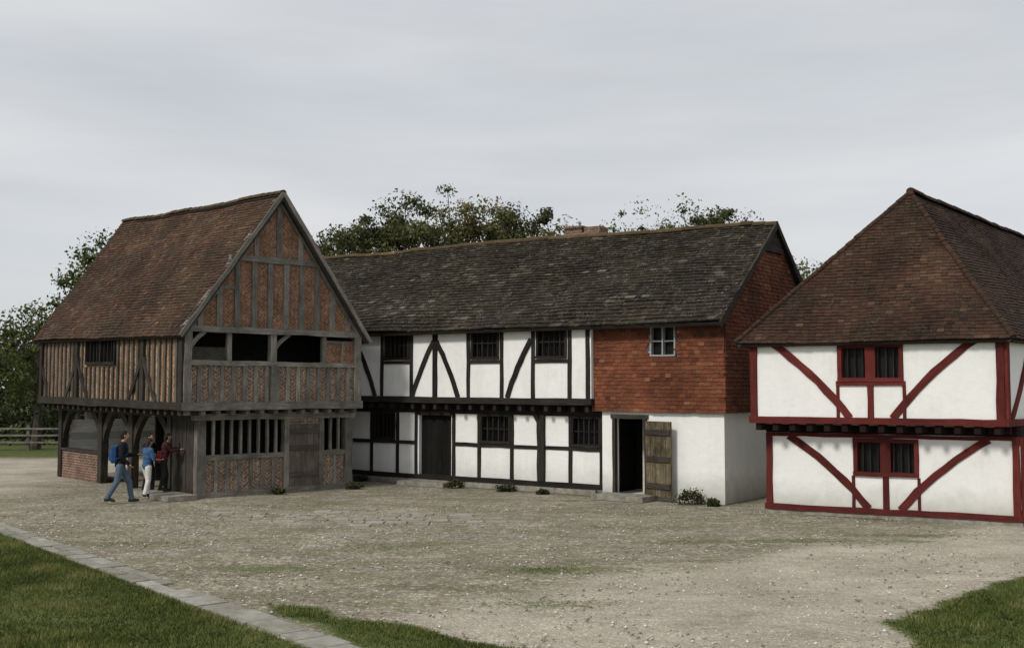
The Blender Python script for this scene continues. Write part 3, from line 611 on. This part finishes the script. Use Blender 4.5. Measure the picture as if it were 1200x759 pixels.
def tree(x,y,h,r,kind,label,clumps=70,per=150,leaf=.16,low=.25,cr=.6,open_=.0):
    rt=root('tree',(x,y,0),label,'tree','trees behind the buildings')
    mb=MB(); th=h*.5; base=Vector((x,y,-.05)); mid=Vector((x+R.uniform(-.3,.3),y,th*.55)); top=Vector((x+R.uniform(-.3,.3),y+R.uniform(-.3,.3),h*.85))
    tr=.05+h*.02; tube(mb,base,mid,tr*1.3,tr*.9); tube(mb,mid,top,tr*.9,tr*.1)
    cents=[];rads=[];tones=[]
    for i in range(clumps):
        u=R.random()**.8; zc=low+(1-low)*u; prof=math.sin(math.pi*min(1,max(0,(zc-low)/(1-low)*.72+.16)))**.6
        an=R.uniform(0,6.283); rr=r*prof*math.sqrt(R.uniform(.05,1))*R.uniform(.8,1.3)
        c=Vector((x+math.cos(an)*rr,y+math.sin(an)*rr,h*zc-.5-rr*.22+R.uniform(-.7,.6)))
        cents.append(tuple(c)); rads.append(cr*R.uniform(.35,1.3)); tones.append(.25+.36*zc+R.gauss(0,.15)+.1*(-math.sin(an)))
        if i%3==0:
            s=mid.lerp(top,R.uniform(0,.8)); k=s.lerp(c,.5)+Vector((0,0,.2)); tube(mb,s,k,tr*.3,tr*.15,n=5); tube(mb,k,c,tr*.15,tr*.05,n=5)
    part('trunk',mb,['bark'],rt)
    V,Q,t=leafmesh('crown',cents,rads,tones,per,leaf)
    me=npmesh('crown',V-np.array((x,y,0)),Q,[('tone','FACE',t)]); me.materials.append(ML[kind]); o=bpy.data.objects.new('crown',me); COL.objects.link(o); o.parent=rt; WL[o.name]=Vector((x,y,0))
tree(-7.4,50,10.7,2.6,'dk','dark green broadleaf tree with ragged crown behind the slab roof',105,210)
tree(-5.4,52,12.0,2.4,'dk','tall dark tree with uneven crown behind the slab roof',105,210)
tree(-3.4,50,11.6,2.6,'dk','dark bushy tree behind the long roof',105,210)
tree(-1.3,51,11.9,2.6,'au','olive green tree behind the long house roof',105,210)
tree(.5,50,11.3,2.4,'dk','bushy dark tree beside the brick chimney',105,210)
tree(2.2,50,10.7,1.9,'au','low olive tree beside the brick chimney',65,200)
tree(-8.6,54,10.8,2.0,'dk','dark tree above the low end of the roof',55,190)
tree(-3.0,56,13.1,2.4,'au','thin olive-brown tree among darker trees',40,120)
tree(7.1,54,12.3,1.3,'au','slender yellowing tree above the roof ridge',48,70,.14,.35,.55)
tree(5.6,54,11.7,1.2,'lt','small sparse tree above the roof ridge',48,65,.14,.35,.5)
tree(8.8,50,11.3,1.8,'dk','dark bushy tree rising behind the roof ridge',70,160,.15)
tree(10.4,51,11.6,2.2,'dk','broad dark tree rising behind the roof ridge',85,160,.15)
tree(14.4,50,9.3,1.7,'lt','green tree between the two gabled roofs',60,170)
tree(12.9,56,8.0,1.8,'dk','low dark tree behind the houses',30,120,.2)
tree(-18.2,47,9.5,1.9,'lt','light green tree behind the market hall roof',60,130)
tree(-21.6,49,7.0,1.9,'lt','light green bushy tree beside the market hall',50,120)
tree(-26.5,60,5.8,2.4,'dk','dark tree beyond the wooden fence',60,170,.2,.1)
tree(-23.5,62,5.3,2.6,'dk','low dark tree beyond the wooden fence',60,170,.2,.05)
tree(-30.5,60,5.9,2.8,'dk','dark spreading tree beyond the wooden fence',60,170,.2,.05)
cents=[];rads=[];tones=[]
for i in range(620):
    x=R.uniform(-110,110); cents.append((x,84+R.uniform(-5,5),R.uniform(.3,1)**.7*5.6*(1+.3*noise.noise(Vector((x*.08,0,0)))))); rads.append(R.uniform(1.2,2.4)); tones.append(R.uniform(.1,.5))
V,Q,t=leafmesh('w',cents,rads,tones,90,.5); me=npmesh('distant_wood',V,Q,[('tone','FACE',t)]); me.materials.append(ML['dk']); o=bpy.data.objects.new('distant_wood',me); COL.objects.link(o); o['kind']='stuff'; o['label']='distant belt of dark woodland'; o['category']='woodland'
V,Q,t=leafmesh('h',[(-34+i*.35,53+R.uniform(-.4,.4),R.uniform(.3,1.7)) for i in range(60)],[.8]*60,[R.uniform(.05,.35) for _ in range(60)],130,.2)
me=npmesh('hedge',V,Q,[('tone','FACE',t)]); me.materials.append(ML['dk']); o=bpy.data.objects.new('hedge',me); COL.objects.link(o); o['label']='dark untrimmed hedge behind the wooden fence'; o['category']='hedge'
fr=root('fence',(-24,48,0),'weathered wooden post and rail fence on grass','fence')
for i in range(8):
    mb=MB(); x=-31+i*1.9; box(mb,ID,x-.06,x+.06,47.95,48.07,0,1.08+R.uniform(-.05,.05),0,None,True); part('post',mb,['grey'],fr)
for z in (.35,.65,.95):
    mb=MB(); beam(mb,ID,(-31,z),(-17.7,z+.02),.08,47.88,47.945); part('rail',mb,['grey'],fr)
def plant(x,y,r,h,lab):
    k=14; V,Q,t=leafmesh('p',[(x+R.uniform(-r,r)*.8,y+R.uniform(-.1,.1),R.uniform(.1,.9)*h) for _ in range(k)],[r*.42]*k,[R.uniform(.3,.7) for _ in range(k)],60,.06)
    c=np.array((x,y,0)); me=npmesh('weed_plant',V-c,Q,[('tone','FACE',t)]); me.materials.append(ML['dk']); o=bpy.data.objects.new('weed_plant',me); COL.objects.link(o); o.location=c; o['label']=lab; o['category']='plant'; o['group']='weeds along the wall foot'
for s,yy,r,h in ((.75,-.3,.35,.3),(.15,-.35,.15,.15),(6.2,-.25,.25,.15),(7.9,-.3,.2,.18),(5.0,-.3,.15,.1),(11.6,-.2,.2,.15)):
    p=FM(X(s),yy,0); plant(p[0],p[1],r,h,'low green weeds growing at the foot of a white wall')
p=FU(5.0,-.1,0); plant(p[0],p[1],.2,.12,'low green weeds beside the market hall corner')
p=FL(2.2,-.3,0); plant(p[0],p[1],.15,.12,'low green weeds below the market hall front')
p=GSL(.9,-.3,0); plant(p[0],p[1],.35,.25,'low green weeds beside the red framed house')
# ================================================================ PEOPLE
import bmesh
def ico(sub):
    bm=bmesh.new(); bmesh.ops.create_icosphere(bm,subdivisions=sub,radius=1); v=np.array([tuple(x.co) for x in bm.verts]); f=np.array([[q.index for q in x.verts] for x in bm.faces]); bm.free(); return v,f
I2=ico(2);I1=ico(1)
def chain(L,pts,rad,fl=(1,1,1)):
    for (p,q,a,c) in zip(pts[:-1],pts[1:],rad[:-1],rad[1:]):
        p,q=Vector(p),Vector(q); d=(q-p).length; n=max(2,int(d/(min(a,c)*.35)))
        for i in range(n+1):
            f=i/n; r=a+(c-a)*f; L.append((tuple(p.lerp(q,f)),(r*fl[0],r*fl[1],r*fl[2])))
def remesh(name,L,vox,xf,loc,matname,parent,cat=None,label=None,smooth=2,w=None):
    Vs=[];Fs=[];o=0
    for c,r in L:
        v,f=(I2 if max(r)>.03 else I1); Vs.append(v*np.array(r)+np.array(c)); Fs.append(f+o); o+=len(v)
    me=npmesh('tmp',np.concatenate(Vs),np.concatenate(Fs)); ob=bpy.data.objects.new('tmp',me); COL.objects.link(ob)
    md=ob.modifiers.new('r','REMESH'); md.mode='VOXEL'; md.voxel_size=vox
    ms=ob.modifiers.new('s','SMOOTH'); ms.factor=.5; ms.iterations=smooth
    dg=bpy.context.evaluated_depsgraph_get(); m2=bpy.data.meshes.new_from_object(ob.evaluated_get(dg)); bpy.data.objects.remove(ob)
    m2.transform(xf); m2.name=name; m2.polygons.foreach_set('use_smooth',[True]*len(m2.polygons)); m2.materials.clear(); m2.materials.append(matname)
    o=bpy.data.objects.new(name,m2); COL.objects.link(o)
    if parent: o.parent=parent
    else: o.location=loc
    if label:o['label']=label
    if cat:o['category']=cat
    return o
MS=m_plain('skin',(.42,.25,.18),.55,.08,20,.05)
def pm_(n,c): return m_plain(n,c,.85,.2,15,.2)
def person(loc,yaw,H,stride,lean,armL,armR,cols,label,hairlong=False,sleeve=1.0,shoe=(.03,.03,.03)):
    k=H/1.75; xf=Matrix.Rotation(yaw,4,'Z')@Matrix.Scale(k,4)
    V_=Vector
    hipz=.90-.05*abs(stride); pel=V_((0,0,hipz+.04)); ch=V_((lean*.35,0,hipz+.42)); nk=V_((lean*.5,0,hipz+.58)); hd=V_((lean*.5+.03,0,hipz+.735))
    body=[];shirt=[];trou=[];hair=[];shs=[]
    tor=[(pel,(.115,.155,.11)),(pel.lerp(ch,.3),(.105,.14,.12)),(pel.lerp(ch,.65),(.11,.15,.13)),(ch,(.12,.165,.13)),(ch+V_((0,0,.07)),(.10,.17,.09))]
    for c,r in tor: body.append((tuple(c),r)); shirt.append((tuple(c),tuple(a+.018 for a in r)))
    chain(body,[ch+V_((0,0,.1)),nk,hd-V_((0,0,.05))],[.06,.052,.05])
    body.append((tuple(hd),(.092,.074,.108))); body.append((tuple(hd+V_((.035,0,-.06))),(.05,.048,.045)))
    body.append((tuple(hd+V_((.098,0,-.012))),(.016,.012,.02)))
    for s in (1,-1):
        body.append((tuple(hd+V_((0,s*.077,-.005))),(.016,.01,.028))); body.append((tuple(hd+V_((.078,s*.03,.004))),(.014,.014,.01))); body.append((tuple(hd+V_((.082,s*.012,-.05))),(.012,.014,.007)))
    hair.append((tuple(hd+V_((-.018,0,.028))),(.094,.086,.098))); hair.append((tuple(hd+V_((-.04,0,-.02))),(.07,.08,.09)))
    if hairlong: chain(hair,[hd+V_((-.06,0,0)),hd+V_((-.085,0,-.2))],[.07,.045])
    for s,arm in ((1,armL),(-1,armR)):
        sh=ch+V_((0,s*.175,.075)); el=sh+V_(arm[0]); wr=el+V_(arm[1])
        chain(body,[ch+V_((0,s*.08,.08)),sh,el,wr],[.07,.058,.042,.027]); 
        es=el.lerp(wr,sleeve)
        chain(shirt,[ch+V_((0,s*.08,.08)),sh,el,es],[.085,.075,.058,.045])
        d=V_(arm[1]).normalized(); sd=d.cross(V_((0,0,1)) if abs(d.z)<.8 else V_((1,0,0))).normalized(); sd*= (1 if sd.x>=0 else -1); pn_=d.cross(sd).normalized()
        if pn_.dot(V_((0,-s,0)))<0: pn_*=-1
        for q in (-.024,-.008,.008,.024): chain(body,[wr+sd*q*.6,wr+d*.085+sd*q],[.017,.013])
        for q,l in ((-.030,.058),(-.010,.072),(.010,.078),(.030,.07)):
            a=wr+d*.088+sd*q; b2=a+d*l*.5+pn_*.006+sd*q*.1; c2=b2+d*l*.35+pn_*l*.35; chain(body,[a,b2,c2],[.0095,.0085,.0075])
        a=wr+d*.03+sd*.026; chain(body,[a,a+(d*.5+sd*.7)*.045,a+(d*.9+sd*.8)*.06+pn_*.012],[.012,.0105,.009])
    for s in (1,-1):
        f=s*stride
        hp=pel+V_((0,s*.085,-.04)); an=V_((f*.34,s*.1,.085+ (.05 if f<0 and stride else 0))); kn=hp.lerp(an,.5)+V_((.05+.03*abs(f),0,.01))
        chain(body,[hp,kn,an],[.082,.055,.036]); chain(trou,[hp,kn,an+V_((0,0,.0))],[.102,.075,.062])
        toe=an+V_((.15,s*.02,-.05 if f>=0 else -.075)); heel=an+V_((-.04,0,-.045))
        chain(body,[heel,an+V_((.06,0,-.04)),toe],[.033,.036,.026]); shs.append([]); chain(shs[-1],[heel,an+V_((.06,0,-.04)),toe],[.043,.046,.036])
    trou.append((tuple(pel),(.133,.172,.12)))
    p=remesh('person',body,.0085,xf,loc,MS,None,'person',label,1); p['group']='visitors beside the market hall'
    remesh('shirt',shirt,.012,xf,loc,cols[0],p); remesh('trousers',trou,.012,xf,loc,cols[1],p); remesh('hair',hair,.01,xf,loc,cols[2],p)
    sm_=pm_('shoe_leather',shoe)
    for q in shs: remesh('shoe',q,.01,xf,loc,sm_,p)
    return xf,ch,k
hairb=pm_('dark_hair',(.02,.015,.012)); hairc=pm_('brown_hair',(.05,.03,.02))
def pack(loc,xf,ch,col,label,sc=1,z=0):
    L=[]
    for a in np.linspace(-.11,.11,5):
        for c in np.linspace(-.02,.03,2): chain(L,[ch+Vector((-.20+c,a,-.26)),ch+Vector((-.20+c,a*.85,.06))],[.055,.045])
    for a in (-.07,0,.07): chain(L,[ch+Vector((-.27,a,-.22)),ch+Vector((-.27,a,-.08))],[.04,.035])
    for s in (1,-1): chain(L,[ch+Vector((-.15,s*.1,.08)),ch+Vector((-.05,s*.11,.17)),ch+Vector((.06,s*.11,.165)),ch+Vector((.14,s*.11,.04)),ch+Vector((.12,s*.14,-.10)),ch+Vector((-.12,s*.16,-.2))],[.016]*6)
    return remesh('backpack',L,.009,xf@Matrix.Scale(sc,4),loc,col,None,'backpack',label,1)
l1=(-9.4,25.95,.015)
xf,ch,k=person(l1,math.radians(20),1.76,.8,.12,((.12,.05,-.25),(.2,-.02,.02)),((-.02,-.05,-.27),(.16,.03,-.16)),(pm_('black_jacket',(.009,.009,.011)),pm_('blue_jeans',(.085,.12,.17)),hairb),'person walking in a black jacket and light blue jeans')
pack(l1,xf,ch,pm_('blue_fabric',(.018,.055,.17)),'dark blue backpack worn over a black jacket',.97)
l2=(-9.15,27.1,.015)
xf,ch,k=person(l2,math.radians(50),1.5,.3,.1,((.04,.06,-.26),(.2,-.03,.05)),((.05,-.05,-.26),(.2,.03,-.02)),(pm_('blue_top',(.045,.10,.20)),pm_('white_trousers',(.62,.61,.58)),hairc),'person in a blue top and white trousers standing on gravel',True,.3)
l3=(-8.85,27.45,.13)
xf,ch,k=person(l3,math.radians(25),1.5,.25,.2,((.12,.06,-.2),(.2,-.02,.1)),((.14,-.03,-.18),(.2,0,.04)),(pm_('dark_red_top',(.04,.012,.013)),pm_('black_trousers',(.02,.02,.022)),hairb),'person in dark red top reaching towards the timber building',True,1)
pack(l3,xf,ch,pm_('red_fabric',(.16,.022,.02)),'small red backpack worn over a dark red top',.85)
l4=(-9.45,28.1,.015)
person(l4,math.radians(-20),1.58,.2,.05,((.06,.06,-.26),(.18,-.06,.06)),((.05,-.05,-.26),(.16,.05,.02)),(pm_('black_top',(.014,.012,.013)),pm_('navy_trousers',(.02,.022,.03)),hairb),'person in dark clothes standing by the open arcade',False,1)
# ================================================================ LIGHT, SKY, CAMERA
sun=bpy.data.lights.new('sun','SUN'); sun.energy=2.3; sun.angle=math.radians(10); sun.color=(1,.95,.87)
el=math.radians(42); az=math.radians(222)
sd=Vector((math.sin(az)*math.cos(el),math.cos(az)*math.cos(el),math.sin(el)))
so=bpy.data.objects.new('sun',sun); COL.objects.link(so); so.rotation_euler=sd.to_track_quat('Z','Y').to_euler(); so.location=(0,0,30)
w=bpy.data.worlds.new('World'); SC.world=w; w.use_nodes=True; nt=w.node_tree; nt.nodes.clear()
sky=nd(nt,'ShaderNodeTexSky',sky_type='NISHITA'); sky.sun_disc=False; sky.sun_elevation=el; sky.sun_rotation=az
b1=nd(nt,'ShaderNodeBackground',{'Color':sky.outputs[0],'Strength':.12})
tc=nd(nt,'ShaderNodeTexCoord').outputs['Generated']
mp=nd(nt,'ShaderNodeMapping',{'Vector':tc,'Scale':(1.0,1.0,6.0),'Rotation':(0,.10,0)}).outputs[0]
cn=noi(nt,mp,1.5,6,.5); cc=ramp(nt,cn,[(.3,(.55,.58,.62)),(.5,(.64,.66,.685)),(.7,(.75,.76,.775))])
b2=nd(nt,'ShaderNodeBackground',{'Color':cc,'Strength':1.0})
cf=ramp(nt,noi(nt,mp,2.2,6,.6),[(.3,.88),(.6,.99)])
mxs=nd(nt,'ShaderNodeMixShader',{0:cf,1:b1.outputs[0],2:b2.outputs[0]}); ow=nd(nt,'ShaderNodeOutputWorld',{0:mxs.outputs[0]})
cam=bpy.data.cameras.new('camera'); co=bpy.data.objects.new('camera',cam); COL.objects.link(co); co.location=(0,0,2.74); co.rotation_euler=(math.radians(93.43),0,0)
cam.sensor_width=36; cam.lens=37.8; cam.clip_end=5000; SC.camera=co
SC.view_settings.view_transform='Standard'; SC.view_settings.look='None'; SC.view_settings.exposure=0
